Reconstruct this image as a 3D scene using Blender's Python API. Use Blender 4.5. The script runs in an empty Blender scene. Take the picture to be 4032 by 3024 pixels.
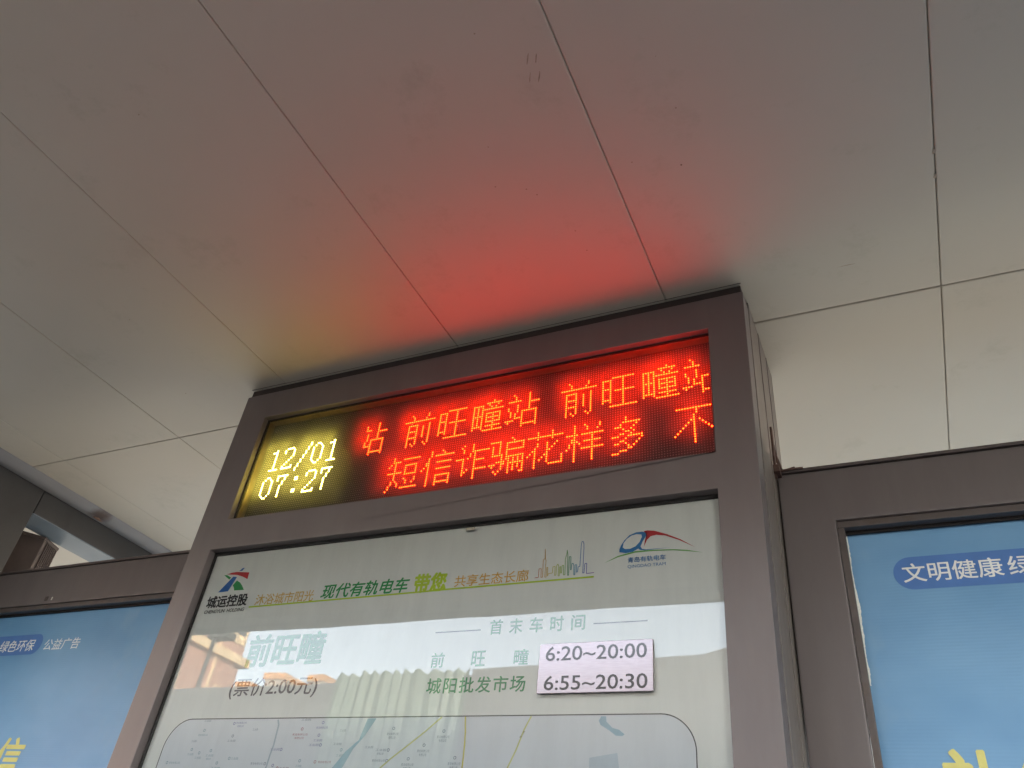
import bpy, bmesh, math, random
from mathutils import Matrix, Vector
random.seed(7)
sc = bpy.context.scene
COL = sc.collection
ZO = 2.67                       # height of the totem's top front edge above the platform
R = math.radians

# ---------------------------------------------------------------- camera
cam_d = bpy.data.cameras.new('camera'); cam = bpy.data.objects.new('camera', cam_d); COL.objects.link(cam)
cam_d.sensor_fit = 'HORIZONTAL'; cam_d.sensor_width = 36.0; cam_d.lens = 27.637
cam_d.clip_start = 0.02; cam_d.clip_end = 2000
CAM = Vector((1.35627, -1.10735, -1.07020 + ZO))
rot = Matrix(((0.9037468, 0.1735765, 0.3912966), (0.4143407, -0.5843373, -0.6977619), (0.1075341, 0.7927302, -0.6000127)))
cam.matrix_world = Matrix.Translation(CAM) @ rot.to_4x4()
sc.camera = cam

# ---------------------------------------------------------------- sky, sun, exposure
SUN_EL, SUN_AZ = R(10.0), R(38.0)     # low morning sun behind the shelter, to the right; azimuth measured from +Y towards +X
w = bpy.data.worlds.new('World'); sc.world = w; w.use_nodes = True
nt = w.node_tree; nt.nodes.clear()
sky = nt.nodes.new('ShaderNodeTexSky'); sky.sky_type = 'NISHITA'; sky.sun_disc = False
sky.sun_elevation = SUN_EL; sky.sun_rotation = SUN_AZ; sky.air_density = 1.0; sky.dust_density = 1.0; sky.ozone_density = 1.0
bg = nt.nodes.new('ShaderNodeBackground'); bg.inputs['Strength'].default_value = 0.15
wo = nt.nodes.new('ShaderNodeOutputWorld')
hs = nt.nodes.new('ShaderNodeHueSaturation'); hs.inputs['Saturation'].default_value = 0.42   # thin high cloud whitens the sky
nt.links.new(sky.outputs[0], hs.inputs['Color']); nt.links.new(hs.outputs[0], bg.inputs[0]); nt.links.new(bg.outputs[0], wo.inputs[0])
sun_d = bpy.data.lights.new('sun', 'SUN'); sun_d.energy = 2.0; sun_d.angle = R(0.6); sun_d.color = (1.0, 0.90, 0.76)
sun = bpy.data.objects.new('sun', sun_d); COL.objects.link(sun)
sdir = Vector((math.sin(SUN_AZ) * math.cos(SUN_EL), math.cos(SUN_AZ) * math.cos(SUN_EL), math.sin(SUN_EL)))
sun.rotation_euler = sdir.to_track_quat('Z', 'Y').to_euler()
sc.view_settings.view_transform = 'Standard'; sc.view_settings.look = 'None'
sc.view_settings.gamma = 1.0; sc.view_settings.use_curve_mapping = False
sc.view_settings.exposure = 4.08
sc.render.engine = 'CYCLES'
sc.cycles.use_denoising = True
sc.cycles.max_bounces = 10; sc.cycles.diffuse_bounces = 5; sc.cycles.transparent_max_bounces = 12
sc.cycles.sample_clamp_indirect = 12.0
sc.cycles.caustics_reflective = False; sc.cycles.caustics_refractive = False

# ---------------------------------------------------------------- materials
def new_mat(name):
    m = bpy.data.materials.new(name); m.use_nodes = True
    n = m.node_tree; n.nodes.clear()
    out = n.nodes.new('ShaderNodeOutputMaterial')
    return m, n, out
def noise(n, scale, detail=4.0, rough=0.6, sx=1, sy=1, sz=1, off=0.0):
    tc = n.nodes.new('ShaderNodeTexCoord'); mp = n.nodes.new('ShaderNodeMapping')
    mp.inputs['Scale'].default_value = (sx, sy, sz); mp.inputs['Location'].default_value = (off, off * 1.7, off * .6)
    n.links.new(tc.outputs['Object'], mp.inputs['Vector'])
    t = n.nodes.new('ShaderNodeTexNoise'); t.inputs['Scale'].default_value = scale
    t.inputs['Detail'].default_value = detail; t.inputs['Roughness'].default_value = rough
    n.links.new(mp.outputs[0], t.inputs['Vector'])
    return t.outputs['Fac']
def ramp(n, fac, p0, p1, c0=(0, 0, 0, 1), c1=(1, 1, 1, 1)):
    r = n.nodes.new('ShaderNodeValToRGB'); r.color_ramp.elements[0].position = p0; r.color_ramp.elements[1].position = p1
    r.color_ramp.elements[0].color = c0; r.color_ramp.elements[1].color = c1
    n.links.new(fac, r.inputs['Fac']); return r.outputs['Color']
def mixc(n, fac, a, b):
    m = n.nodes.new('ShaderNodeMix'); m.data_type = 'RGBA'
    if hasattr(fac, 'links') or not isinstance(fac, (int, float)): n.links.new(fac, m.inputs['Factor'])
    else: m.inputs['Factor'].default_value = fac
    for i, v in ((6, a), (7, b)):
        if isinstance(v, tuple): m.inputs[i].default_value = v if len(v) == 4 else v + (1,)
        else: n.links.new(v, m.inputs[i])
    return m.outputs[2]
def paint(name, col, rough=0.5, metal=0.0, var=0.12, scale=8, s=(1, 1, 1), bump=0.0, bscale=300, dirt=None, spec=0.5, dpos=(0.58, 0.75), dscale=3, ds=(1, 1, 1)):
    m, n, out = new_mat(name)
    b = n.nodes.new('ShaderNodeBsdfPrincipled')
    f = noise(n, scale, 5, .6, *s)
    lo = tuple(c * (1 - var) for c in col); hi = tuple(min(1, c * (1 + var)) for c in col)
    c = mixc(n, ramp(n, f, .3, .7), lo, hi)
    if dirt:
        d = ramp(n, noise(n, dscale, 8, .7, *ds, off=3.3), dpos[0], dpos[1])
        c = mixc(n, d, c, dirt)
    n.links.new(c, b.inputs['Base Color'])
    b.inputs['Metallic'].default_value = metal
    b.inputs['Specular IOR Level'].default_value = spec
    r = n.nodes.new('ShaderNodeMapRange'); r.inputs['To Min'].default_value = max(.05, rough - .08); r.inputs['To Max'].default_value = rough + .1
    n.links.new(noise(n, scale * 3, 4, .6, *s, off=9), r.inputs['Value']); n.links.new(r.outputs[0], b.inputs['Roughness'])
    if bump:
        bp = n.nodes.new('ShaderNodeBump'); bp.inputs['Strength'].default_value = bump; bp.inputs['Distance'].default_value = .002
        n.links.new(noise(n, bscale, 3, .5, *s), bp.inputs['Height']); n.links.new(bp.outputs[0], b.inputs['Normal'])
    n.links.new(b.outputs[0], out.inputs['Surface'])
    return m
def flat(name, col, rough=.6, metal=0.0, spec=.3):
    return paint(name, col, rough, metal, var=.05, scale=40, spec=spec)
def emit(name, col, strength):
    m, n, out = new_mat(name)
    e = n.nodes.new('ShaderNodeEmission'); e.inputs[0].default_value = col + (1,); e.inputs[1].default_value = strength
    n.links.new(e.outputs[0], out.inputs['Surface']); return m
def pane_mat(name, haze=0.0, haze_col=(.8, .8, .8), wave=.02, dirtamt=.05, ior=1.62, dcol=(.5, .5, .48)):
    """thin sheet of glass or acrylic: see-through, Fresnel reflection, a film of dust"""
    m, n, out = new_mat(name)
    tr = n.nodes.new('ShaderNodeBsdfTransparent'); gl = n.nodes.new('ShaderNodeBsdfGlossy'); gl.inputs['Roughness'].default_value = 0.012
    fr = n.nodes.new('ShaderNodeFresnel'); fr.inputs['IOR'].default_value = ior
    bp = n.nodes.new('ShaderNodeBump'); bp.inputs['Strength'].default_value = 1.0; bp.inputs['Distance'].default_value = wave
    n.links.new(noise(n, 2.2, 1.5, .4), bp.inputs['Height']); n.links.new(bp.outputs[0], gl.inputs['Normal'])
    base = tr.outputs[0]
    df = n.nodes.new('ShaderNodeBsdfDiffuse'); df.inputs[0].default_value = dcol + (1,)
    mx0 = n.nodes.new('ShaderNodeMixShader')
    dm = n.nodes.new('ShaderNodeMath'); dm.operation = 'MULTIPLY'; dm.inputs[1].default_value = dirtamt
    n.links.new(ramp(n, noise(n, 9, 8, .7, 3, 1, .5), .42, .75), dm.inputs[0]); n.links.new(dm.outputs[0], mx0.inputs[0])
    n.links.new(base, mx0.inputs[1]); n.links.new(df.outputs[0], mx0.inputs[2]); base = mx0.outputs[0]
    if haze:
        tl = n.nodes.new('ShaderNodeBsdfTranslucent'); tl.inputs[0].default_value = haze_col + (1,)
        mx = n.nodes.new('ShaderNodeMixShader')
        hm = n.nodes.new('ShaderNodeMapRange'); hm.inputs['To Min'].default_value = haze * .75; hm.inputs['To Max'].default_value = haze * 1.3
        n.links.new(noise(n, 14, 6, .7, 3, 1, .6, off=5), hm.inputs['Value']); n.links.new(hm.outputs[0], mx.inputs[0])
        n.links.new(base, mx.inputs[1]); n.links.new(tl.outputs[0], mx.inputs[2]); base = mx.outputs[0]
    mx2 = n.nodes.new('ShaderNodeMixShader')
    n.links.new(fr.outputs[0], mx2.inputs[0]); n.links.new(base, mx2.inputs[1]); n.links.new(gl.outputs[0], mx2.inputs[2])
    n.links.new(mx2.outputs[0], out.inputs['Surface'])
    return m

M = {}
FR = (.132, .107, .105)
M['frame'] = paint('mauve_brown_paint', FR, .42, .15, var=.05, scale=5, s=(4, 4, .35), bump=.05, bscale=500, dirt=(.162, .136, .132), dpos=(.45, .85), dscale=3, ds=(2, 2, .5))
M['frame_side'] = paint('side_brown_paint', (.155, .126, .112), .55, .0, var=.05, scale=5, s=(6, 6, .3), dirt=(.125, .100, .088), dpos=(.5, .85), dscale=4, ds=(5, 5, .3))
M['trim'] = paint('trim_brown_paint', (.095, .074, .070), .4, .2, var=.15, scale=8, s=(3, 3, 3), dirt=(.08, .05, .035), dpos=(.55, .8), dscale=12)
M['gasket'] = flat('black_rubber', (.016, .012, .012), .6)
M['bronze'] = paint('bronze_trim', (.30, .21, .13), .4, .3, var=.2, scale=10, dirt=(.08, .03, .02), dpos=(.55, .8), dscale=12)
M['rust'] = paint('rusty_steel', (.085, .045, .035), .75, .1, var=.4, scale=60, bump=.3, bscale=200)
M['ledboard'] = paint('black_led_mask', (.007, .006, .006), .5, 0, var=.3, scale=90)
M['led_off'] = flat('unlit_led_lens', (.27, .21, .20), .35)
M['board'] = paint('white_print', (.80, .80, .755), .55, 0, var=.015, scale=3, dirt=(.66, .64, .58), dpos=(.55, .9), dscale=2.5)
M['mapfield'] = paint('map_print', (.72, .745, .78), .55, 0, var=.02, scale=4)
M['ceil'] = None
M['steel'] = paint('grey_steel_paint', (.055, .052, .051), .5, .1, var=.10, scale=6, dirt=(.034, .030, .027), dpos=(.55, .85), dscale=5, spec=.18)
M['cove'] = paint('grey_flashing', (.42, .41, .40), .6, .0, var=.08, scale=6)
M['post'] = paint('brown_post_paint', (.075, .052, .045), .5, .15, var=.2, scale=12)
M['dark'] = flat('soot_dark', (.012, .011, .010), .8)
M['concrete'] = paint('concrete_paving', (.12, .115, .11), .85, 0, var=.15, scale=1.5)
M['asphalt'] = paint('asphalt', (.06, .06, .058), .9, 0, var=.2, scale=3)
M['roof'] = paint('roof_sheet', (.30, .30, .29), .6, .1, var=.1, scale=2)

# ceiling panels: painted aluminium sheet with fly specks, smudges and faint grime
m, n, out = new_mat('beige_ceiling_sheet'); M['ceil'] = m
b = n.nodes.new('ShaderNodeBsdfPrincipled'); b.inputs['Roughness'].default_value = .55; b.inputs['Specular IOR Level'].default_value = .35
c = mixc(n, ramp(n, noise(n, 1.3, 4, .6), .3, .7), (.430, .374, .304), (.462, .406, .334))
c = mixc(n, ramp(n, noise(n, 7, 9, .72, off=2), .56, .85), c, (.35, .305, .24))
tc = n.nodes.new('ShaderNodeTexCoord')
vo = n.nodes.new('ShaderNodeTexVoronoi'); vo.inputs['Scale'].default_value = 16; n.links.new(tc.outputs['Object'], vo.inputs['Vector'])
sp = n.nodes.new('ShaderNodeMath'); sp.operation = 'LESS_THAN'; n.links.new(vo.outputs['Distance'], sp.inputs[0]); 
szn = n.nodes.new('ShaderNodeMapRange'); szn.inputs['From Min'].default_value = .55; szn.inputs['From Max'].default_value = .8; szn.inputs['To Min'].default_value = 0; szn.inputs['To Max'].default_value = .045
n.links.new(noise(n, 9, 2, .5, off=7), szn.inputs['Value']); n.links.new(szn.outputs[0], sp.inputs[1])
c = mixc(n, sp.outputs[0], c, (.12, .09, .06))
n.links.new(c, b.inputs['Base Color'])
bp = n.nodes.new('ShaderNodeBump'); bp.inputs['Strength'].default_value = .25; bp.inputs['Distance'].default_value = .004
n.links.new(noise(n, 1.7, 2, .5, off=1), bp.inputs['Height']); n.links.new(bp.outputs[0], b.inputs['Normal'])
n.links.new(b.outputs[0], out.inputs['Surface'])

# blue banner print: vertical wash of blues, horizontal fluting of the corrugated board as relief
def banner(name):
    m, n, out = new_mat(name)
    b = n.nodes.new('ShaderNodeBsdfPrincipled'); b.inputs['Roughness'].default_value = .42; b.inputs['Specular IOR Level'].default_value = .4
    c = mixc(n, ramp(n, noise(n, 2.2, 4, .55, 1, 1, 1.6), .3, .72), (.130, .290, .505), (.225, .410, .630))
    c = mixc(n, ramp(n, noise(n, 5, 7, .6, 1, 1, .6, off=4), .58, .82), c, (.25, .39, .54))
    n.links.new(c, b.inputs['Base Color'])
    tc = n.nodes.new('ShaderNodeTexCoord'); sx = n.nodes.new('ShaderNodeSeparateXYZ'); n.links.new(tc.outputs['Object'], sx.inputs[0])
    wv = n.nodes.new('ShaderNodeTexWave'); wv.wave_type = 'BANDS'; wv.bands_direction = 'Z'; wv.inputs['Scale'].default_value = 62; wv.inputs['Distortion'].default_value = .6; wv.inputs['Detail'].default_value = 1.5; wv.inputs['Detail Scale'].default_value = .6
    n.links.new(tc.outputs['Object'], wv.inputs['Vector'])
    bp = n.nodes.new('ShaderNodeBump'); bp.inputs['Strength'].default_value = .09; bp.inputs['Distance'].default_value = .0010
    n.links.new(wv.outputs['Fac'], bp.inputs['Height'])
    bp2 = n.nodes.new('ShaderNodeBump'); bp2.inputs['Strength'].default_value = .5; bp2.inputs['Distance'].default_value = .02
    n.links.new(noise(n, 3.5, 2, .5), bp2.inputs['Height']); n.links.new(bp.outputs[0], bp2.inputs['Normal']); n.links.new(bp2.outputs[0], b.inputs['Normal'])
    n.links.new(b.outputs[0], out.inputs['Surface']); return m
M['banner'] = banner('blue_banner_print')
M['pane'] = pane_mat('poster_glass', wave=.0009, dirtamt=.06)
M['led_pane'] = pane_mat('led_cover_acrylic', haze=.17, haze_col=(.9, .9, .9), wave=.002, dirtamt=.02, ior=1.45, dcol=(.45, .4, .3))
M['red_led'] = emit('red_led_lit', (1.0, .015, .0012), 5.7)
M['yellow_led'] = emit('yellow_led_lit', (1.0, .80, .11), 4.6)
def ink(name, col): return flat(name, col, .5, 0, .3)
M['black'] = ink('black_ink', (.012, .010, .014)); M['blackish'] = ink('aubergine_ink', (.03, .012, .028))
M['green'] = ink('green_ink', (.015, .24, .07)); M['green2'] = ink('deep_green_ink', (.005, .22, .07))
M['dgreen'] = ink('leaf_green_ink', (.015, .30, .07))
M['lime'] = ink('lime_ink', (.50, .66, .02)); M['tan'] = ink('ochre_ink', (.68, .43, .08)); M['orange'] = ink('amber_ink', (.74, .42, .07))
M['blue'] = ink('blue_ink', (.02, .13, .42)); M['tblue'] = ink('tram_blue_ink', (.01, .17, .44)); M['red'] = ink('red_ink', (.50, .012, .02))
M['arc'] = ink('grass_green_ink', (.16, .42, .09)); M['grey'] = ink('grey_violet_ink', (.05, .035, .06))
M['river'] = ink('river_print', (.34, .50, .60)); M['road'] = ink('road_print', (.60, .60, .24)); M['road_y'] = ink('road_yellow_print', (.60, .53, .10)); M['stream'] = ink('stream_print', (.42, .50, .56))
M['lab'] = ink('map_label_print', (.25, .29, .36)); M['labr'] = ink('map_red_print', (.45, .20, .24)); M['labt'] = ink('map_teal_print', (.28, .40, .46)); M['labb'] = ink('map_violet_print', (.24, .25, .45))
M['white_t'] = ink('white_ink', (.80, .80, .80)); M['pill'] = ink('pill_blue_ink', (.085, .19, .47)); M['yellow_t'] = ink('yellow_ink', (.72, .64, .22))

# ---------------------------------------------------------------- helpers
def link(name, me, mat, parent=None, kind=None, smooth=False):
    o = bpy.data.objects.new(name, me); COL.objects.link(o)
    if mat is not None:
        me.materials.clear(); me.materials.append(mat)
    if parent is not None: o.parent = parent
    if kind: o['kind'] = kind
    if smooth:
        for p in me.polygons: p.use_smooth = True
    return o
def thing(name, label, cat, group=None):
    o = bpy.data.objects.new(name, None); COL.objects.link(o); o.empty_display_size = .1
    o['label'] = label; o['category'] = cat
    if group: o['group'] = group
    return o
def tag(o, label, cat, group=None):
    o['label'] = label; o['category'] = cat
    if group: o['group'] = group
    return o
def addbox(bm, a, b_):
    (x0, y0, z0), (x1, y1, z1) = a, b_
    vs = [bm.verts.new((x, y, z + ZO)) for z in (z0, z1) for y in (y0, y1) for x in (x0, x1)]
    for f in ((0, 2, 3, 1), (4, 5, 7, 6), (0, 1, 5, 4), (2, 6, 7, 3), (0, 4, 6, 2), (1, 3, 7, 5)): bm.faces.new([vs[i] for i in f])
def fin(bm, name, bevel=0.0, seg=2):
    bmesh.ops.recalc_face_normals(bm, faces=bm.faces[:])
    if bevel:
        es = [e for e in bm.edges if len(e.link_faces) == 2 and e.calc_face_angle(0) > .5]
        bmesh.ops.bevel(bm, geom=es, offset=bevel, segments=seg, affect='EDGES', profile=.7)
    me = bpy.data.meshes.new(name); bm.to_mesh(me); bm.free(); return me
def box(name, a, b_, mat, parent=None, bevel=0.0, kind=None):
    bm = bmesh.new(); addbox(bm, a, b_); return link(name, fin(bm, name, bevel), mat, parent, kind)
def boxes(name, L, mat, parent=None, bevel=0.0, kind=None):
    bm = bmesh.new()
    for a, b_ in L: addbox(bm, a, b_)
    return link(name, fin(bm, name, bevel), mat, parent, kind)
def prism(name, poly, z0, z1, mat, parent=None, bevel=0.0, kind=None):
    """polygon in plan, extruded upwards"""
    bm = bmesh.new()
    lo = [bm.verts.new((x, y, z0 + ZO)) for x, y in poly]; hi = [bm.verts.new((x, y, z1 + ZO)) for x, y in poly]
    bm.faces.new(lo); bm.faces.new(hi); k = len(poly)
    for i in range(k): bm.faces.new((lo[i], lo[(i + 1) % k], hi[(i + 1) % k], hi[i]))
    return link(name, fin(bm, name, bevel), mat, parent, kind)
def sideprism(name, poly, x0, x1, mat, parent=None, bevel=0.0, kind=None):
    """polygon in (y, z), extruded along x"""
    bm = bmesh.new()
    lo = [bm.verts.new((x0, y, z + ZO)) for y, z in poly]; hi = [bm.verts.new((x1, y, z + ZO)) for y, z in poly]
    bm.faces.new(lo); bm.faces.new(hi); k = len(poly)
    for i in range(k): bm.faces.new((lo[i], lo[(i + 1) % k], hi[(i + 1) % k], hi[i]))
    return link(name, fin(bm, name, bevel), mat, parent, kind)
def frontprism(name, poly, y0, y1, mat, parent=None, bevel=0.0, kind=None):
    """polygon in (x, z), extruded along y"""
    bm = bmesh.new()
    lo = [bm.verts.new((x, y0, z + ZO)) for x, z in poly]; hi = [bm.verts.new((x, y1, z + ZO)) for x, z in poly]
    bm.faces.new(lo); bm.faces.new(hi); k = len(poly)
    for i in range(k): bm.faces.new((lo[i], lo[(i + 1) % k], hi[(i + 1) % k], hi[i]))
    return link(name, fin(bm, name, bevel), mat, parent, kind)
def shape(name, polys, y, mat, parent=None):
    """flat printed shapes in the plane y"""
    bm = bmesh.new()
    for poly in polys:
        vs = [bm.verts.new((x, y, z + ZO)) for x, z in poly]; bm.faces.new(vs)
    bmesh.ops.triangulate(bm, faces=bm.faces[:])
    for f in bm.faces:
        if f.normal.y > 0: f.normal_flip()
    me = bpy.data.meshes.new(name); bm.to_mesh(me); bm.free(); return link(name, me, mat, parent)
def stroke(pts, wd, closed=False):
    """quads along a polyline in (x, z)"""
    out_ = []
    P = [Vector(p) for p in pts]; L_, R_ = [], []
    for i, p in enumerate(P):
        a = P[i - 1] if (i > 0 or closed) else p; b2 = P[(i + 1) % len(P)] if (i < len(P) - 1 or closed) else p
        d = (b2 - a); d = d.normalized() if d.length > 1e-9 else Vector((1, 0)); nrm = Vector((-d.y, d.x)) * wd * .5
        L_.append(p + nrm); R_.append(p - nrm)
    for i in range(len(P) - (0 if closed else 1)):
        j = (i + 1) % len(P); out_.append([tuple(L_[i]), tuple(R_[i]), tuple(R_[j]), tuple(L_[j])])
    return out_
def tube(name, pts, r, mat, parent=None, k=8):
    bm = bmesh.new(); rings = []
    P = [Vector((x, y, z + ZO)) for x, y, z in pts]
    for i, p in enumerate(P):
        d = (P[min(i + 1, len(P) - 1)] - P[max(i - 1, 0)]).normalized()
        u = d.cross(Vector((0.3, 0.2, 1))).normalized(); v = d.cross(u)
        rings.append([bm.verts.new(p + (u * math.cos(2 * math.pi * a / k) + v * math.sin(2 * math.pi * a / k)) * r) for a in range(k)])
    for a, b2 in zip(rings, rings[1:]):
        for i in range(k): bm.faces.new((a[i], a[(i + 1) % k], b2[(i + 1) % k], b2[i]))
    bm.faces.new(rings[0]); bm.faces.new(rings[-1])
    return link(name, fin(bm, name), mat, parent, smooth=True)
_tc = {}
def glyphs(s, offset=0.0, spacing=1.0, res=3):
    key = (s, offset, spacing, res)
    if key not in _tc:
        cu = bpy.data.curves.new('lettering', 'FONT'); cu.body = s; cu.offset = offset; cu.space_character = spacing; cu.resolution_u = res
        to = bpy.data.objects.new('lettering', cu); COL.objects.link(to); bpy.context.view_layer.update()
        me = bpy.data.meshes.new_from_object(to.evaluated_get(bpy.context.evaluated_depsgraph_get()))
        V = [tuple(v.co[:2]) for v in me.vertices]; F = [tuple(p.vertices) for p in me.polygons]
        bpy.data.objects.remove(to); bpy.data.curves.remove(cu); bpy.data.meshes.remove(me)
        _tc[key] = (V, F)
    return _tc[key]
def text(s, BL, BR, TL, y, mat, parent, offset=0.0, spacing=1.0, name='lettering', res=3, crop=None):
    """lettering whose ink fills the parallelogram BL-BR-TL in the plane y"""
    V, F = glyphs(s, 0.0, spacing, res)
    x0 = min(v[0] for v in V); x1 = max(v[0] for v in V); y0 = min(v[1] for v in V); y1 = max(v[1] for v in V)
    BLv, U, W_ = Vector(BL), Vector(BR) - Vector(BL), Vector(TL) - Vector(BL)
    me = bpy.data.meshes.new(name); co = []
    for a, b2 in V:
        p = BLv + U * ((a - x0) / (x1 - x0)) + W_ * ((b2 - y0) / (y1 - y0)); co.append((p.x, y, p.y + ZO))
    if offset > 0:            # heavier strokes: the outline repeated round its own stroke width
        n0, F0, C0 = len(co), list(F), list(co); F = list(F)
        ex = U.length / (x1 - x0) * offset; ez = W_.length / (y1 - y0) * offset
        k = 8 if offset > .012 else 4
        for q in range(k):
            a = 2 * math.pi * (q + .5) / k; b0 = len(co)
            co += [(x + ex * math.cos(a), yy - 2e-5 * (q + 1), z + ez * math.sin(a)) for x, yy, z in C0]
            F += [tuple(i + b0 for i in f) for f in F0]
    me.from_pydata(co, [], F); me.update()
    return link(name, me, mat, parent)
def frame_mesh(xs, zs, holes, y0, y1, name, bevel=.0015):
    """plate pierced by rectangular openings; xs, zs are the cut lines, holes index cells"""
    bm = bmesh.new(); V = {}
    def v(i, j):
        if (i, j) not in V: V[(i, j)] = bm.verts.new((xs[i], y0, zs[j] + ZO))
        return V[(i, j)]
    for i in range(len(xs) - 1):
        for j in range(len(zs) - 1):
            if (i, j) in holes: continue
            bm.faces.new((v(i, j), v(i + 1, j), v(i + 1, j + 1), v(i, j + 1)))
    r = bmesh.ops.extrude_face_region(bm, geom=bm.faces[:])
    for e in r['geom']:
        if isinstance(e, bmesh.types.BMVert): e.co.y = y1
    bmesh.ops.dissolve_limit(bm, angle_limit=.01, verts=bm.verts[:], edges=bm.edges[:])
    return fin(bm, name, bevel)

GZ = -ZO
# ================================================================ SETTING
pl = box('platform', (-16, -3.6, GZ - .35), (14, 2.4, GZ), M['concrete'], kind='structure')
pv = box('bounce_pavement', (-40, 2.4, GZ - .359), (40, 22.0, GZ - .012), paint('bounce_paving', (.58, .53, .44), .85, var=.1, scale=1.2), kind='structure')  # unseen paving, made pale to throw light onto the rear ceiling
rd_ = box('road', (-150, -150, GZ - .60), (150, 150, GZ - .36), M['asphalt'], kind='structure')
fp = box('far_platform', (-14, -10.0, GZ - .355), (8, -6.6, GZ + .004), M['concrete'], kind='structure')

# canopy: ceiling of separate sheet panels under a dark deck
CZ = .0220
SC = (CZ + 1.07020) / (.1964 + 1.07020)      # ceiling features were measured for z=.1964
def sx_(x): return 1.35627 + (x - 1.35627) * SC
def sy_(y): return -1.10735 + (y + 1.10735) * SC
def sz_(z): return -1.07020 + (z + 1.07020) * SC
ceil = box('ceiling', (-9.2, -1.31, CZ + .012), (12.6, 2.9, CZ + .12), M['dark'], kind='structure')
seams = [sx_(v) for v in [-1.1763 - .5453 * k for k in range(17, 0, -1)] + [-1.1763, -.6333, -.0916, .461, 1.0038, 1.5632] + [1.5632 + .5475 * k for k in range(1, 21)]]
rowsY = [(-1.31, sy_(.3156)), (sy_(.3156), 1.54), (1.54, 2.9)]
g = .0004
for i in range(len(seams) - 1):
    for j, (ya, yb) in enumerate(rowsY):
        dz = random.uniform(-.0005, .0005)
        bm = bmesh.new()
        # a hanging sheet tray: slightly rounded, upturned edges
        prof = [(0.0, .010), (.0, .0025), (.0012, .0004), (.004, 0.0)]
        x0, x1 = seams[i] + g * random.uniform(.6, 1.5), seams[i + 1] - g * random.uniform(.6, 1.5); y0, y1 = ya + .0007, yb - .0007
        rings = []
        for off, dzz in prof:
            z = CZ + dzz + dz + ZO
            rings.append([bm.verts.new((x0 + off, y0 + off, z + random.uniform(-.0002, .0002))), bm.verts.new((x1 - off, y0 + off, z)), bm.verts.new((x1 - off, y1 - off, z)), bm.verts.new((x0 + off, y1 - off, z))])
        for a, b2 in zip(rings, rings[1:]):
            for k in range(4): bm.faces.new((a[k], b2[k], b2[(k + 1) % 4], a[(k + 1) % 4]))
        bm.faces.new(rings[-1])
        bmesh.ops.recalc_face_normals(bm, faces=bm.faces[:])
        me = bpy.data.meshes.new('ceiling_panel'); bm.to_mesh(me); bm.free()
        if me.polygons[-1].normal.z > 0: me.flip_normals()
        link('ceiling_panel', me, M['ceil'], ceil)
boxes('fascia', [((-9.3, -1.38, CZ - .030), (12.7, -1.315, CZ + .30)), ((-9.3, 2.905, CZ - .030), (12.7, 2.97, CZ + .30))], M['steel'], ceil, .004)
box('roof_sheet', (-9.25, -1.31, CZ + .13), (12.65, 2.90, CZ + .28), M['roof'], ceil)

# scuffs, smears and larger fly specks on the panels
bm = bmesh.new(); rn = random.Random(5)
def blot(x, y, rx, ry, a=0.0, k=9):
    vs = []
    for i in range(k):
        t = 2 * math.pi * i / k; r_ = rn.uniform(.65, 1.15); u, v = rx * r_ * math.cos(t), ry * r_ * math.sin(t)
        vs.append(bm.verts.new((x + u * math.cos(a) - v * math.sin(a), y + u * math.sin(a) + v * math.cos(a), CZ - .0009 + ZO)))
    bm.faces.new(vs)
blot(1.0029, -0.5635, .0011, .010, .5)
blot(1.0146, -0.559, .0011, .010, .5)
blot(0.9941, -0.5346, .0011, .010, .5)
blot(1.0073, -0.5295, .0011, .010, .5)
blot(1.5343, -0.1944, .003, .006, .2)
blot(1.5338, -0.1431, .003, .006, .2)
blot(1.3853, 0.013, .018, .0008, .0)
blot(0.8534, -0.3641, .0016, .0014)
blot(0.9027, -0.3412, .0016, .0014)
blot(0.9155, -0.3238, .0016, .0014)
blot(0.878, -0.4424, .0016, .0014)
blot(0.9492, -0.2245, .0016, .0014)
blot(0.9526, -0.173, .0016, .0014)
blot(1.0905, -0.3327, .0016, .0014)
blot(0.9452, -0.6268, .0016, .0014)
blot(0.3441, -0.7073, .0016, .0014)
blot(1.1844, -0.4063, .0016, .0014)
blot(-0.0992, -0.3085, .0016, .0014)
me = bpy.data.meshes.new('ceiling_specks'); bmesh.ops.recalc_face_normals(bm, faces=bm.faces[:]); bm.to_mesh(me); bm.free()
link('ceiling_specks', me, paint('brown_specks', (.27, .215, .165), .8, var=.3, scale=80), ceil, 'stuff')

# ================================================================ TOTEM
LX0, LX1, LZ1, LZ0 = .0794, 1.1321, -.0744, -.3449
MX0, MX1, MZ1 = .0597, 1.1324, -.4149
MZ0 = -1.95
tot = thing('information_totem', 'tall mauve-brown tram stop information totem with LED display above a white route poster', 'information totem')
xs = [0, MX0, LX0, LX1, MX1 + .0006, 1.2]; zs = [-2.55, MZ0, MZ1, LZ0, LZ1, 0]
holes = {(2, 3)} | {(i, 1) for i in (1, 2, 3)}
fm = frame_mesh(xs, zs, holes, 0.0, .05, 'front_frame', .0018)
link('front_frame', fm, M['frame'], tot)
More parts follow.
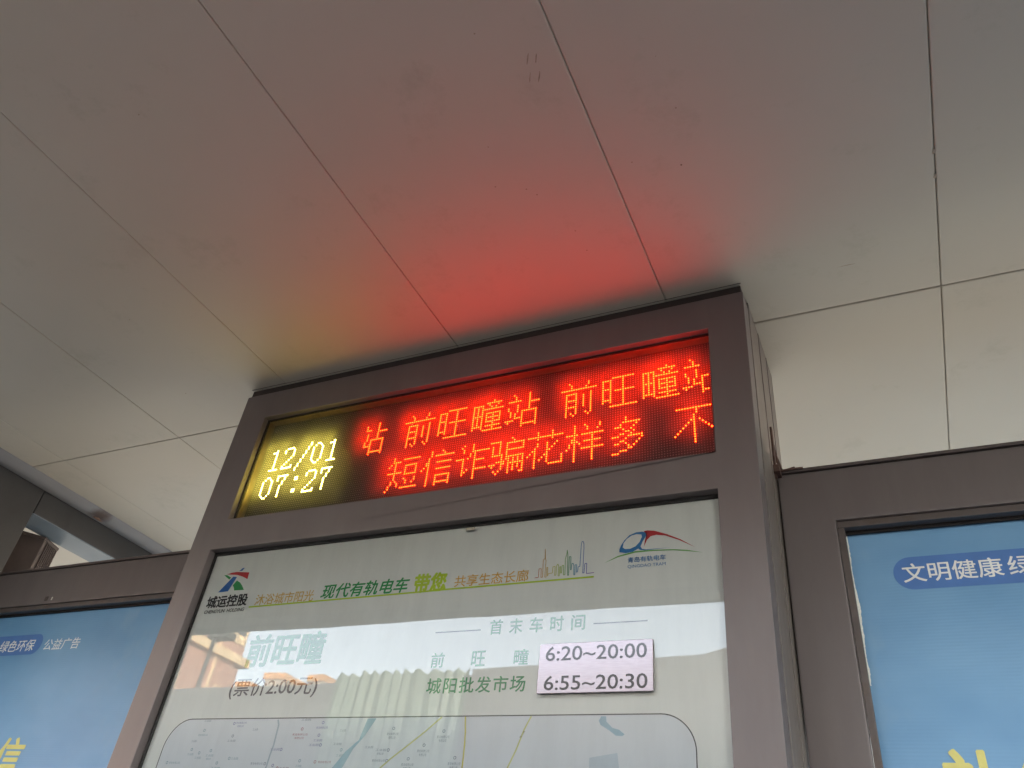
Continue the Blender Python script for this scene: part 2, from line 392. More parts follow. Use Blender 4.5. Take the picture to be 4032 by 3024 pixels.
# side: dark shadow joint then the body whose top rises towards the back
sideprism('side_joint', [(.0505, -.003), (.0555, -.002), (.0555, -2.55), (.0505, -2.55)], .003, 1.196, M['gasket'], tot)
sideprism('body', [(.056, .0215), (.150, .0215), (.150, -2.64), (.056, -2.64)], 0.0, 1.2005, M['frame_side'], tot, .002)
sideprism('rear_body', [(.1515, .0215), (.300, .0215), (.300, -2.64), (.1515, -2.64)], -.001, 1.2015, M['frame_side'], tot, .0008)
sideprism('side_seam', [(.232, .020), (.2335, .020), (.2335, -2.6), (.232, -2.6)], 1.2008, 1.2022, M['gasket'], tot)
box('plinth', (-.02, -.01, GZ), (1.22, .36, GZ + .12), M['frame_side'], tot, .004)
# thin top cap standing off above the front frame
box('top_neck', (.004, .006, -.001), (1.196, .05, .0212), flat('shadow_brown', (.035, .026, .024), .7), tot)  # dark brown carries the shade between frame and ceiling
box('sealing_strip', (.003, -.0006, .0212), (1.198, .0004, .0222), M['trim'], tot)

# LED display
LD = .037
led = box('led_mask_board', (LX0 - .008, LD, LZ0 - .004), (LX1 + .008, LD + .006, LZ1 + .006), M['ledboard'], tot)
boxes('inner_lip', [((LX0 + .0006, .0185, LZ0), (LX0 + .0055, .0365, LZ1)), ((LX0 + .0055, .0185, LZ1 - .0035), (LX1 - .001, .0365, LZ1 - .0004))], M['bronze'], tot, .0008)
boxes('rubber_gasket', [((LX0 + .0004, .0135, LZ0), (LX0 + .0030, .0183, LZ1 - .0006)), ((LX0 + .003, .0135, LZ1 - .0028), (LX1 - .001, .0183, LZ1 - .0004))], M['gasket'], tot)
sideprism('led_cover_pane', [(.0160, LZ0 + .0005), (.0164, LZ0 + .0005), (.0164, LZ1 - .003), (.0160, LZ1 - .003)], LX0 + .0032, LX1 - .0006, M['led_pane'], tot) if False else None
shape('led_cover_pane', [[(LX0 + .0032, LZ0 + .0003), (LX1 - .0004, LZ0 + .0003), (LX1 - .0004, LZ1 - .003), (LX0 + .0032, LZ1 - .003)]], .0162, M['led_pane'], tot)
# dot grid (measured at y=.03, carried to the board's depth)
K = (LD - .0006 + 1.10735) / (.03 + 1.10735)
CX, CZc = 1.35627, -1.07020
def dot(cc, rr):
    x = .372657 + .0050122286 * cc + .000136997 * rr; z = -.1330136 + .000107212 * cc - .00518958 * rr
    return CX + (x - CX) * K, CZc + (z - CZc) * K
row1 = {}
QIAN = {0: '3 11', 1: '4 11', 2: '4 10', 3: '0-14', 5: '2-6 12', 6: '2 6 9 12', 7: '2 6 9 12', 8: '2-6 9 12', 9: '2 6 9 12', 10: '2 6 9 12', 11: '2-6 9 12', 12: '2 6 12', 13: '2 6 12', 14: '2 4 6 10 12', 15: '2 5 11'}
WANG = {1: '5-13', 2: '1-4 9', 3: '1 4 9', 4: '1 4 9', 5: '1 4 9', 6: '1-4 9', 7: '1 4 6-13', 8: '1 4 9', 9: '1 4 9', 10: '1 4 9', 11: '1-4 9', 12: '1 4 9', 13: '9', 14: '4-14'}
TUAN = {0: '10', 1: '7-13', 2: '1-5 8 12', 3: '1 3 5 9 11', 4: '1 3 5-14', 5: '1 3 5', 6: '1 3 5 7-13', 7: '1-5 7 10 13', 8: '1 3 5 7-13', 9: '1 3 5 7 10 13', 10: '1 3 5 7-13', 11: '1 3 5 10', 12: '1-5 7-13', 13: '1 5 10', 14: '6-14'}
ZHAN = {0: '3 10', 1: '4 10', 2: '4 10', 3: '1-6 10', 4: '10-14', 5: '5 10', 6: '1 5 10', 7: '1 5 10', 8: '2 5 7-13', 9: '2 4 7 13', 10: '2 4 7 13', 11: '4-7 13', 12: '0-3 7 13', 13: '1 7 13', 14: '7-13', 15: '7 13'}
def expand(d):
    for r_, s in d.items():
        for t in s.split():
            a, _, b2 = t.partition('-')
            for q in range(int(a), int(b2 or a) + 1): yield q, r_
red = set()
for base, ch in ((-4, ZHAN), (20, QIAN), (36, WANG), (52, TUAN), (68, ZHAN), (92, QIAN), (108, WANG), (124, TUAN), (140, ZHAN)):
    for q, r_ in expand(ch):
        if 0 <= base + q <= 149: red.add((base + q, r_))
line2 = ['0x0', '0x401044020801000088021000040000', '0x3ffe00004010840208020f808404107f840000', '0x100000fe008843fffbfc800887fd0003c0000', '0x1000004100004020820497f880008000a0000', '0x8000021c3fef80002049014000083f090000', '0x80000120020408883fc901403f8c21080000', '0x2c00002c0020604880049012f000c21080000', '0x4a00001301fce0284005f1f08000a217f0000', '0x890001f8e021501863fd001083f893f080000', '0x1088001040020500852ad00108000800080000', '0x20840008303fe480c4aabc0108000821080000', '0x8200044c020420a43fb3bf283f8822140000', '0x81000280020420942a910118208812240000', '0x80000180020420842a900108208800220000', '0x8000007002043f04228a01003f887f820000', '0x8000000e0204000430840100208800010000']
for i, h in enumerate(line2):
    v_ = int(h, 16)
    for q in range(152):
        if v_ >> q & 1: red.add((q, 19 + i))
F16 = {'0': '000000182442424242424242241800 00'.replace(' ', ''), '1': '000000083808080808080808083E0000', '2': '0000003C424242020404081020427E00'[:32],
       '/': '00000202040404080808101010202000', ':': '00000000001818000000000000181800', '7': '0000007E444408081010101010100000'}
F16['2'] = '0000003C4242020204081020427E0000'
F16['0'] = '00000018244242424242424224180000'
F16['/'] = '00000101020204040808101020204040'
F16[':'] = '00000000001818000000001818000000'
yel = set()
def put(s, c0, r0):
    for k, ch in enumerate(s):
        h = F16[ch]
        for r_ in range(16):
            v_ = int(h[2 * r_:2 * r_ + 2], 16)
            for q in range(8):
                if v_ >> (7 - q) & 1: yel.add((c0 + 8 * k + q, r0 + r_))
put('12/01', -53, 1); put('07:27', -53, 15)
def dots(name, cells, rx, rz, mat, y, k=8, kind=None, par=tot):
    co, F = [], []
    for cc, rr in cells:
        x, z = dot(cc, rr)
        if not (LX0 + .001 < x < LX1 + .004 and LZ0 - .002 < z < LZ1 + .002): continue
        b0 = len(co)
        for a in range(k):
            t = 2 * math.pi * (a + .5) / k
            co.append((x + rx * math.cos(t), y, z + rz * math.sin(t) + ZO))
        F.append(tuple(range(b0, b0 + k)))
    me = bpy.data.meshes.new(name); me.from_pydata(co, [], F); me.update()
    return link(name, me, mat, par, kind)
lit = red | yel
dots('unlit_led_dots', [(cc, rr) for cc in range(-68, 156) for rr in range(-18, 44) if (cc, rr) not in lit], .00135, .00125, M['led_off'], LD - .0004, 4, 'stuff')
dots('red_led_lettering', sorted(red), .00148, .00148, M['red_led'], LD - .0006, 8, 'stuff')
dots('yellow_led_lettering', sorted(yel), .0017, .0017, M['yellow_led'], LD - .0006, 8, 'stuff')

# route poster behind glass
PY = .0225
poster = box('route_poster', (MX0 - .004, PY, MZ0 - .003), (MX1 + .004, PY + .004, MZ1 + .004), M['board'], tot)
boxes('poster_gasket', [((MX0 + .0004, .0170, MZ0), (MX0 + .0038, .0222, MZ1 - .0004)), ((MX0 + .004, .0170, MZ1 - .0060), (MX1, .0222, MZ1 - .0003)), ((MX1 - .0022, .0170, MZ0), (MX1 + .0004, .0222, MZ1 - .006))], M['gasket'], tot)
shape('poster_glass', [[(MX0 + .0002, MZ0 + .001), (MX1 + .0004, MZ0 + .001), (MX1 + .0004, MZ1 - .0004), (MX0 + .0002, MZ1 - .0004)]], .0163, M['pane'], tot)
T = .0219; L2 = .0222; L3 = .0216
def tx(s, BL, BR, TL, mat, **k): return text(s, BL, BR, TL, k.pop('y', T), M[mat], k.pop('parent', poster), **k)
tx('前旺疃', (.2330, -.6604), (.4100, -.6600), (.2330, -.6015), 'green2', offset=.027)
tx('(票价2:00元)', (.2169, -.7192), (.4160, -.7184), (.2180, -.6824), 'blackish', offset=.011)
for k, ch in enumerate('首末车时间'): tx(ch, (.7440 + .0361 * k, -.6246), (.7440 + .0361 * k + .0228, -.6246), (.7440 + .0361 * k, -.6000), 'green', offset=.014)
for k, ch in enumerate('前旺疃'): tx(ch, (.6410 + .0765 * k, -.6755), (.6410 + .0765 * k + .0246, -.6754), (.6410 + .0765 * k, -.6512), 'green', offset=.014)
tx('城阳批发市场', (.6412, -.7173), (.8176, -.7171), (.6412, -.6927), 'green', offset=.014, spacing=1.14)
shape('rule', stroke([(.6401, -.6160), (.7273, -.6157)], .0017), T, M['grey'], poster)
shape('rule', stroke([(.9254, -.6160), (1.0126, -.6161)], .0017), T, M['grey'], poster)
tx('城运控股', (.0826, -.5372), (.1890, -.5372), (.0803, -.5127), 'black', offset=.032)
tx('CHENGYUN  HOLDING', (.0824, -.5491), (.1872, -.5491), (.0828, -.5421), 'black', offset=.016)
lg = shape('emblem', [[(.1535, -.4546), (.1477, -.4546), (.1404, -.4611), (.1486, -.4608)], [(.1291, -.472), (.1397, -.4737), (.1281, -.5039), (.1016, -.5045)]], T, M['blue'], poster)
shape('emblem', [[(.1086, -.4655), (.1221, -.4626), (.136, -.4622), (.1698, -.4661), (.1705, -.4807), (.1546, -.4739), (.1387, -.4691)]], T, M['red'], poster)
shape('emblem', [[(.1019, -.4667), (.1106, -.4672), (.1236, -.4736), (.1206, -.4777)], [(.143, -.4815), (.154, -.4873), (.1626, -.495), (.1704, -.5039), (.1444, -.5034), (.1414, -.4975), (.136, -.4914)]], T, M['dgreen'], poster)
tx('沐浴城市阳光', (.2105, -.5396), (.3538, -.5396), (.2105, -.5172), 'tan', offset=.008)
tx('现代有轨电车', (.3705, -.5374), (.5627, -.5374), (.3760, -.5092), 'dgreen', offset=.020)
tx('带您', (.5790, -.5402), (.6440, -.5402), (.5790, -.5060), 'lime', offset=.040)
tx('共享生态长廊', (.6620, -.5358), (.8045, -.5358), (.6620, -.5147), 'orange', offset=.010)
shape('underline', stroke([(.1979, -.5418), (.5791, -.5395), (.6477, -.5386), (.9221, -.5376)], .0030), L2, M['lime'], poster)
SK = [(0.8167, -0.5311), (0.8234, -0.531), (0.8231, -0.5155), (0.8273, -0.5154), (0.828, -0.5311), (0.831, -0.5312), (0.8295, -0.4995), (0.8326, -0.4975), (0.8315, -0.4799), (0.8333, -0.4976), (0.8348, -0.5012), (0.835, -0.5313), (0.8375, -0.5315), (0.8371, -0.514), (0.839, -0.5142), (0.8397, -0.5301), (0.8409, -0.5257), (0.8484, -0.525), (0.8484, -0.5139), (0.8525, -0.5138), (0.8527, -0.53), (0.8551, -0.5291), (0.8548, -0.5133), (0.8567, -0.5096), (0.8588, -0.5125), (0.8591, -0.5312), (0.8612, -0.5312), (0.861, -0.515), (0.8628, -0.5147), (0.8631, -0.5264), (0.8649, -0.5266), (0.865, -0.5131), (0.8677, -0.5129), (0.8685, -0.5302), (0.8712, -0.53), (0.8699, -0.5021), (0.872, -0.4932), (0.8724, -0.4856), (0.8738, -0.4933), (0.8744, -0.5014), (0.876, -0.5315), (0.8778, -0.5317), (0.8769, -0.4982), (0.8799, -0.4985), (0.8806, -0.5223), (0.8821, -0.522), (0.8823, -0.5112), (0.8845, -0.5108), (0.8861, -0.515), (0.887, -0.5318), (0.8888, -0.5315), (0.8883, -0.514), (0.891, -0.5138), (0.8912, -0.5273), (0.8933, -0.5268), (0.8939, -0.5179), (0.8968, -0.5175), (0.8971, -0.4852), (0.8973, -0.4772), (0.8982, -0.4726), (0.9005, -0.4728), (0.9019, -0.4776), (0.9023, -0.4858), (0.9026, -0.5298), (0.9048, -0.5293), (0.9054, -0.5133), (0.9088, -0.5132), (0.9091, -0.531), (0.9222, -0.5306)]
m, n, out = new_mat('rainbow_ink')      # the printed outline runs red to violet along its length
b = n.nodes.new('ShaderNodeBsdfPrincipled'); b.inputs['Roughness'].default_value = .5
tcn = n.nodes.new('ShaderNodeTexCoord'); sx = n.nodes.new('ShaderNodeSeparateXYZ'); n.links.new(tcn.outputs['Object'], sx.inputs[0])
mr = n.nodes.new('ShaderNodeMapRange'); mr.inputs['From Min'].default_value = .8167; mr.inputs['From Max'].default_value = .9222; n.links.new(sx.outputs['X'], mr.inputs['Value'])
cr_ = n.nodes.new('ShaderNodeValToRGB'); e = cr_.color_ramp
e.elements[0].position = 0; e.elements[0].color = (.5, .03, .03, 1); e.elements[1].position = 1; e.elements[1].color = (.25, .06, .3, 1)
for p_, c_ in ((.13, (.6, .30, .04)), (.3, (.55, .48, .08)), (.45, (.3, .45, .04)), (.56, (.03, .25, .07)), (.68, (.02, .28, .45)), (.84, (.05, .1, .42))):
    q = e.elements.new(p_); q.color = c_ + (1,)
n.links.new(mr.outputs[0], cr_.inputs[0]); n.links.new(cr_.outputs[0], b.inputs['Base Color']); n.links.new(b.outputs[0], out.inputs['Surface'])
shape('skyline_outline', [q for i in range(len(SK) - 1) for q in stroke(SK[i:i + 2], .00115)], T, m, poster)
# tram emblem
ao = [(0.9646, -0.4987), (0.9645, -0.4938), (0.9671, -0.4867), (0.9728, -0.4781), (0.9809, -0.47), (0.9926, -0.4658), (1.0031, -0.4657), (1.0096, -0.4682), (1.0094, -0.4738), (1.0033, -0.4843), (1.0003, -0.4918), (1.0027, -0.4964), (1.0091, -0.498), (1.0493, -0.4987), (1.0228, -0.4991), (1.0068, -0.4995), (0.9995, -0.498), (0.9964, -0.4953), (0.9873, -0.5002), (0.9757, -0.5013)]
ai = [(0.97, -0.4907), (0.9713, -0.4834), (0.9763, -0.4765), (0.9844, -0.4711), (0.9938, -0.4692), (1.0015, -0.4707), (1.0025, -0.4748), (0.9986, -0.4838), (0.9918, -0.4909), (0.9825, -0.4944), (0.9739, -0.494)]
def ring_shape(name, outer, inner, y, mat, parent):
    bm = bmesh.new(); es = []
    for loop in (outer, inner):
        vs = [bm.verts.new((x, y, z + ZO)) for x, z in loop]
        es += [bm.edges.new((vs[i], vs[(i + 1) % len(vs)])) for i in range(len(vs))]
    bmesh.ops.triangle_fill(bm, use_beauty=True, use_dissolve=False, edges=es)
    # drop triangles whose centre falls inside the counter
    def inside(p, poly):
        c_ = False; j = len(poly) - 1
        for i in range(len(poly)):
            if (poly[i][1] > p[1]) != (poly[j][1] > p[1]) and p[0] < (poly[j][0] - poly[i][0]) * (p[1] - poly[i][1]) / (poly[j][1] - poly[i][1]) + poly[i][0]: c_ = not c_
            j = i
        return c_
    bmesh.ops.delete(bm, geom=[f for f in bm.faces if inside((f.calc_center_median().x, f.calc_center_median().z - ZO), inner)], context='FACES')
    me = bpy.data.meshes.new(name); bm.to_mesh(me); bm.free(); return link(name, me, mat, parent)
ring_shape('emblem', ao, ai, T, M['tblue'], poster)
shape('emblem', [[(1.0054, -0.4652), (1.0112, -0.4643), (1.0228, -0.4661), (1.0433, -0.4743), (1.0656, -0.4858), (1.0887, -0.5019), (1.0634, -0.4870), (1.041, -0.4768), (1.0262, -0.4742), (1.0171, -0.4754), (1.0109, -0.4814), (1.0061, -0.4926), (1.0072, -0.4834), (1.0113, -0.4748), (1.0117, -0.4699)]], T, M['red'], poster)
shape('emblem', [[(0.9389, -0.5153), (0.9629, -0.5046), (0.9907, -0.4993), (1.0205, -0.4996), (1.0542, -0.502), (1.0762, -0.5054), (1.1008, -0.512), (1.0761, -0.5075), (1.0542, -0.5039), (1.0205, -0.5018), (0.9908, -0.502), (0.9629, -0.5071)]], L2, M['arc'], poster)
tx('青岛有轨电车', (.9792, -.5188), (1.0416, -.5188), (.9792, -.5095), 'tblue', offset=.012)
tx('QINGDAO TRAM', (.9792, -.5290), (1.0414, -.5290), (.9792, -.5227), 'tblue')
# map field with its rounded outline
def arc(cx, cz, rx, rz, a0, a1, k=12): return [(cx + rx * math.cos(R(a0 + (a1 - a0) * i / k)), cz + rz * math.sin(R(a0 + (a1 - a0) * i / k))) for i in range(k + 1)]
mb = -1.70
ol = arc(.1496 + .0, -.7535 - .052, .0500, .052, 180, 90) + arc(1.0321, -.7521 - .050, .0492, .050, 90, 0) + arc(1.0321, mb + .05, .0492, .05, 0, -90) + arc(.1496, mb + .05, .0500, .05, -90, -180)
shape('map_field', [ol], L2, M['mapfield'], poster)
shape('map_outline', stroke(ol, .0016, True), L3, M['black'], poster)
def mp(name, pts, wd, mat, y=T): return shape(name, stroke(pts, wd), y, M[mat], poster)
RV = [(0.5375, -0.7548), (0.5548, -0.7548), (0.5385, -0.7823), (0.5214, -0.8016), (0.5073, -0.8307), (.46, -.90), (.43, -.90), (0.4875, -0.8311), (0.5075, -0.8056), (0.5289, -0.7881)]
shape('river', [RV], .02205, M['river'], poster)
mp('stream', [(0.3498, -0.7556), (0.3542, -0.764), (0.3547, -0.7805), (0.3552, -0.7968), (0.3529, -0.8129), (0.352, -0.8287), (.345, -.88)], .0032, 'stream', .02205)
mp('road_line', [(0.7203, -0.7535), (0.7239, -0.7762), (0.7254, -0.7924), (0.7262, -0.8107), (0.7265, -0.8272), (.727, -.95)], .0026, 'road_y')
mp('road_line', [(0.8331, -0.7534), (0.8232, -0.7728), (0.8132, -0.8009), (0.8018, -0.826), (.77, -.92)], .0024, 'road')
mp('road_line', [(0.6786, -0.7534), (0.6507, -0.7762), (0.6252, -0.7953), (0.597, -0.8156), (.52, -.88)], .0024, 'road')
shape('lake', [[(0.944, -0.7547), (0.9514, -0.7548), (0.9522, -0.7621), (0.9616, -0.7708), (0.9713, -0.773), (0.9798, -0.7795), (0.9763, -0.7816), (0.9668, -0.781), (0.9569, -0.7741), (0.9433, -0.7664), (0.9406, -0.7609)]], T, M['river'], poster)
shape('lake', [[(0.9284, -0.8106), (0.9486, -0.8072), (0.9698, -0.8039), (0.9727, -0.8233), (.975, -.86), (.93, -.86)]], T, ink('pale_lake_print', (.56, .63, .69)), poster)
# small place names with their round markers
def place(x, z, mat, rows=1, wd=.022, marker=(0, .0085), h=.0042):
    for k in range(rows):
        s = '有限公司' if k else ('青岛有限公司' if wd > .02 else '工业园')
        ww = wd if k == 0 else wd * .6
        tx(s, (x - ww / 2, z - h / 2 - k * .0056), (x + ww / 2, z - h / 2 - k * .0056), (x - ww / 2, z + h / 2 - k * .0056), mat, res=1, name='place_name')
    if marker:
        cx, cz = x + marker[0], z + marker[1]
        shape('place_marker', stroke(arc(cx, cz, .0021, .0021, 0, 345, 9), .0011, True), T, M[mat], poster)
for a in [(.5919, -.7790, 'lab', 2), (.6857, -.7832, 'lab', 2), (.6538, -.8040, 'lab', 2), (.6292, -.8240, 'lab', 2), (.7117, -.8215, 'lab', 2)]: place(*a)
for x, z, mt, rows, wd, mk in [(.2688, -.7605, 'labb', 2, .024, (-.016, -.001)), (.3051, -.7718, 'lab', 1, .012, None), (.1868, -.7811, 'labt', 1, .022, (0, .008)), (.2578, -.7905, 'lab', 1, .018, (0, .008)), (.1702, -.7915, 'lab', 1, .012, None), (.4056, -.7800, 'labr', 2, .032, (.002, .009)), (.4486, -.7690, 'labb', 1, .024, (0, .008)), (.446, -.7890, 'labb', 1, .018, (0, .008)), (.4400, -.7963, 'labb', 1, .02, (.014, 0)), (.4928, -.7735, 'lab', 1, .012, None), (.4880, -.7945, 'lab', 1, .016, None), (.4980, -.8120, 'labt', 1, .016, (0, .0085)), (.1714, -.8135, 'labt', 1, .014, (0, .008)), (.1916, -.8190, 'labt', 1, .014, (0, .008)), (.2175, -.8150, 'labt', 2, .018, (0, .008)), (.2771, -.8192, 'labt', 1, .016, (-.012, 0)), (.3290, -.8266, 'lab', 1, .026, (.018, 0)), (.3600, -.8039, 'labb', 1, .02, (.014, 0)), (.4190, -.8290, 'labt', 1, .012, (0, .008)), (.4700, -.8223, 'labr', 1, .026, (-.019, 0)), (.5515, -.7989, 'lab', 1, .016, None), (.5753, -.8030, 'lab', 2, .02, (.014, 0)), (.5742, -.8188, 'lab', 1, .024, (.016, 0)), (.1400, -.8279, 'labt', 1, .026, (-.018, 0)), (.3900, -.8330, 'labr', 1, .02, (-.014, 0)), (.2400, -.8350, 'labt', 1, .02, (0, .008)), (.3650, -.8370, 'labb', 1, .024, (0, .008)), (.1874, -.7557 - .001, 'lab', 1, .016, None), (.4114, -.7560, 'lab', 1, .02, None)]: place(x, z, mt, rows, wd, mk, .0036)
tx('国九路', (.8195, -.7850), (.8195 + .006, -.7850 + .010), (.8165, -.7837), 'black', res=1, name='place_name')

# brushed metal timetable plate stuck over the glass
m, n, out = new_mat('brushed_pink_metal'); b = n.nodes.new('ShaderNodeBsdfPrincipled')
f_ = noise(n, 60, 4, .6, 1, 1, 14)
n.links.new(mixc(n, ramp(n, f_, .3, .7), (.27, .22, .25), (.33, .28, .31)), b.inputs['Base Color']); b.inputs['Metallic'].default_value = .35
b.inputs['Roughness'].default_value = .20
b.inputs['Specular IOR Level'].default_value = .8
n.links.new(b.outputs[0], out.inputs['Surface']); M['plate'] = m
plate = frontprism('timetable_plate', [(.8426, -.7237), (1.0242, -.7232), (1.0236, -.6480), (.8424, -.6486)], .0120, .0150, M['plate'], tot, .0004)
m, n, out = new_mat('black_vinyl_gloss'); b = n.nodes.new('ShaderNodeBsdfPrincipled'); b.inputs['Base Color'].default_value = (.012, .008, .012, 1); b.inputs['Roughness'].default_value = .13; b.inputs['Specular IOR Level'].default_value = .45
n.links.new(b.outputs[0], out.inputs['Surface'])
text('6:20~20:00', (.8534, -.6752), (1.0146, -.6752), (.8534, -.6536), .0117, m, plate, offset=.006)
text('6:55~20:30', (.8540, -.7192), (1.0156, -.7192), (.8540, -.6982), .0117, m, plate, offset=.006)
# small scuffs and a screw on the poster top edge
box('screw', (1.1215, .0150, -.4248), (1.1245, .0163, -.4222), M['gasket'], tot, .0004)
box('tape_remnant', (.6720, .0155, -.4306), (.6900, .0162, -.4250), paint('old_tape', (.30, .26, .20), .7, var=.4, scale=120), tot)

# ================================================================ SIDE ADVERTISING PANELS
YR = .1853
def ad_panel(side):
    if side > 0:
        root = thing('advertising_panel', 'brown framed board with blue banner right of the totem, its left poster edge gaping', 'advertising board', 'advertising boards beside the totem')
        x0, x1, ox0, ox1, zt, zo = 1.2045, 3.45, 1.2905, 3.36, -.2945, -.3942; y = YR
    else:
        root = thing('advertising_panel', 'brown framed board with blue banner left of the totem, below the beam', 'advertising board', 'advertising boards beside the totem')
        x0, x1, ox0, ox1, zt, zo = -1.034, -.0045, -.960, -.0905, -.3052, -.4065; y = YR + .005
    zb = -2.0
    me = frame_mesh([x0, ox0, ox1, x1], [-2.35, zb, zo, zt], {(1, 1)}, y, y + .055, 'frame', .003)
    link('frame', me, M['frame'], root)
    boxes('top_cap', [((x0 - .002, y - .004, zt + .0016), (x1 + .004, y + .06, zt + .0075))], M['trim'], root, .0012)
    box('top_shadow_joint', (x0 + .002, y + .002, zt), (x1 - .002, y + .05, zt + .0016), M['gasket'], root)
    # bead round the opening, mitred look: long pieces butted
    bx0, bx1 = ox0 + .0007, ox1 - .0007
    bw = .0105
    boxes('glazing_bead', [((bx0, y + .005, zo - bw - .002), (bx1, y + .022, zo - .0008)), ((bx0, y + .0055, zb + .01), (bx0 + bw, y + .0215, zo - bw - .0026)), ((bx1 - bw, y + .0055, zb + .01), (bx1, y + .0215, zo - bw - .0026))], M['trim'], root, .001)
    boxes('bead_gasket', [((bx0 + bw, y + .023, zo - bw - .007), (bx1 - bw, y + .027, zo - .001))], M['gasket'], root)
    for gx in (x0 + .06, x1 - .06):
        box('leg', (gx - .04, y + .005, GZ), (gx + .04, y + .05, -2.35), M['frame_side'], root, .003)
    # banner board: its left edge on the right-hand panel bows inwards and leaves a gap
    Yp = y + .0297
    pts_l = []
    NZ = 60
    for k in range(NZ + 1):
        z = zo - .0005 - (zo - zb) * k / NZ
        if side > 0:
            t_ = (zo - z)
            gap = .0022 * math.exp(-((t_ - .13) / .045) ** 2) + .0026 * math.exp(-((t_ - .17) / .03) ** 2) + .0010 * math.exp(-((t_ - .05) / .03) ** 2) + .0012 * math.exp(-((t_ - .235) / .025) ** 2)
            x = bx0 + bw - .0035 + gap * 1.5 + random.uniform(-.0002, .0002)
        else: x = bx0 + .002
        pts_l.append((x, z))
    poly = pts_l + [(bx1 - .001, zb), (bx1 - .001, zo + (.0 if side > 0 else -.0158))]
    if side < 0: poly = [(bx0 + .002, z) for _, z in pts_l[1:]] + [(bx1 - .001, zb), (bx1 - .001, zo - .0005), (bx0 + .002, zo - .0005)]
    bm = bmesh.new(); fr_ = [bm.verts.new((x, Yp, z + ZO)) for x, z in poly]; bk = [bm.verts.new((x, Yp + .004, z + ZO)) for x, z in poly]
    bm.faces.new(fr_); bm.faces.new(bk)
    for i in range(len(poly)): bm.faces.new((fr_[i], fr_[(i + 1) % len(poly)], bk[(i + 1) % len(poly)], bk[i]))
    bmesh.ops.triangulate(bm, faces=[f for f in bm.faces if len(f.verts) > 4])
    pst = link('banner', fin(bm, 'banner'), M['banner'], root)
    return root, pst, Yp
rr_, pr_, Yp = ad_panel(1)
# ragged white strip painted for the light leaking past the board's left edge
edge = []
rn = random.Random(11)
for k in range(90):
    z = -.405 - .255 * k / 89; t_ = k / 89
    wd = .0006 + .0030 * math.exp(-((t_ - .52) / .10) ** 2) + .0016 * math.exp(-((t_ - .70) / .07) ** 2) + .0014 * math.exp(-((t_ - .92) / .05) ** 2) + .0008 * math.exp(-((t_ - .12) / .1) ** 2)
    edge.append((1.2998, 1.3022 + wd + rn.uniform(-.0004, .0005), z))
shape('light_leak_strip', [[(a[0], a[2]), (b2[0], b2[2]), (b2[1], b2[2]), (a[1], a[2])] for a, b2 in zip(edge, edge[1:])], Yp - .0003, paint('light_leak_white', (.88, .87, .80), .8, var=.12, scale=400), pr_)
yA, yB = Yp - .0004, Yp - .0008
pillR = [(1.3855, -.4579), (3.0, -.4579), (3.0, -.5130), (1.3855, -.5130)] 
shape('pill_print', [arc(1.3905, -.4855, .0275, .0276, 270, 90, 16) + [(2.05, -.4579), (2.05, -.5131)]], yA, M['pill'], pr_)
text('文明健康', (1.3765, -.5010), (1.5165, -.5010), (1.3765, -.4695), yB, M['white_t'], pr_, offset=.012)
text('绿色环保', (1.5240, -.5010), (1.6640, -.5010), (1.5240, -.4695), yB, M['white_t'], pr_, offset=.012)
text('礼', (1.3758, -.8470), (1.4610, -.8470), (1.3758, -.7505), yB, M['yellow_t'], pr_, offset=.022)
text('仪', (1.4620, -.8470), (1.5480, -.8470), (1.4620, -.7505), yB, M['yellow_t'], pr_, offset=.022)
ll_, pl_, Yp = ad_panel(-1)
yA, yB = Yp - .0004, Yp - .0008
shape('pill_print', [arc(-.7130, -.5050, .0275, .0272, 90, -90, 16) + [(-.945, -.5322), (-.945, -.4778)]], yA, M['pill'], pl_)
text('绿色环保', (-.8510, -.5225), (-.7120, -.5225), (-.8510, -.4918), yB, M['white_t'], pl_, offset=.008)
text('公益广告', (-.6720, -.5238), (-.5370, -.5238), (-.6720, -.4945), yB, M['white_t'], pl_, offset=.004)
text('信', (-.6600, -.8300), (-.5690, -.8300), (-.6600, -.7385), yB, M['yellow_t'], pl_, offset=.02)
text('诚', (-.7560, -.8300), (-.6650, -.8300), (-.7560, -.7385), yB, M['yellow_t'], pl_, offset=.02)
box('paint_chip', (-.6875, YR + .0040, -.3975), (-.6835, YR + .0047, -.3890), paint('chipped_white', (.7, .68, .6), .6, var=.3, scale=200), ll_)
box('dirt_patch', (-.7150, YR + .0042, -.3985), (-.7010, YR + .0048, -.3860), paint('dark_smear', (.06, .045, .04), .7, var=.5, scale=150), ll_)

# rusty angle bracket at the joint of totem and right-hand board
br = thing('rusty_bracket', 'small rusty bracket with loose wires where the totem meets the right board', 'bracket')
boxes('angle', [((1.2012, .170, -.305), (1.2052, .182, -.196)), ((1.2012, .160, -.300), (1.212, .186, -.2855))], M['rust'], br, .0008)
tube('wire', [(1.203, .190, -.225), (1.206, .192, -.262), (1.214, .186, -.285), (1.236, .180, -.2845)], .0018, M['rust'], br)
tube('wire', [(1.204, .205, -.240), (1.212, .200, -.275), (1.222, .186, -.2905)], .0016, M['rust'], br)
tube('wire', [(1.200, .176, -.292), (1.222, .178, -.2885), (1.250, .180, -.2875)], .0020, M['rust'], br)

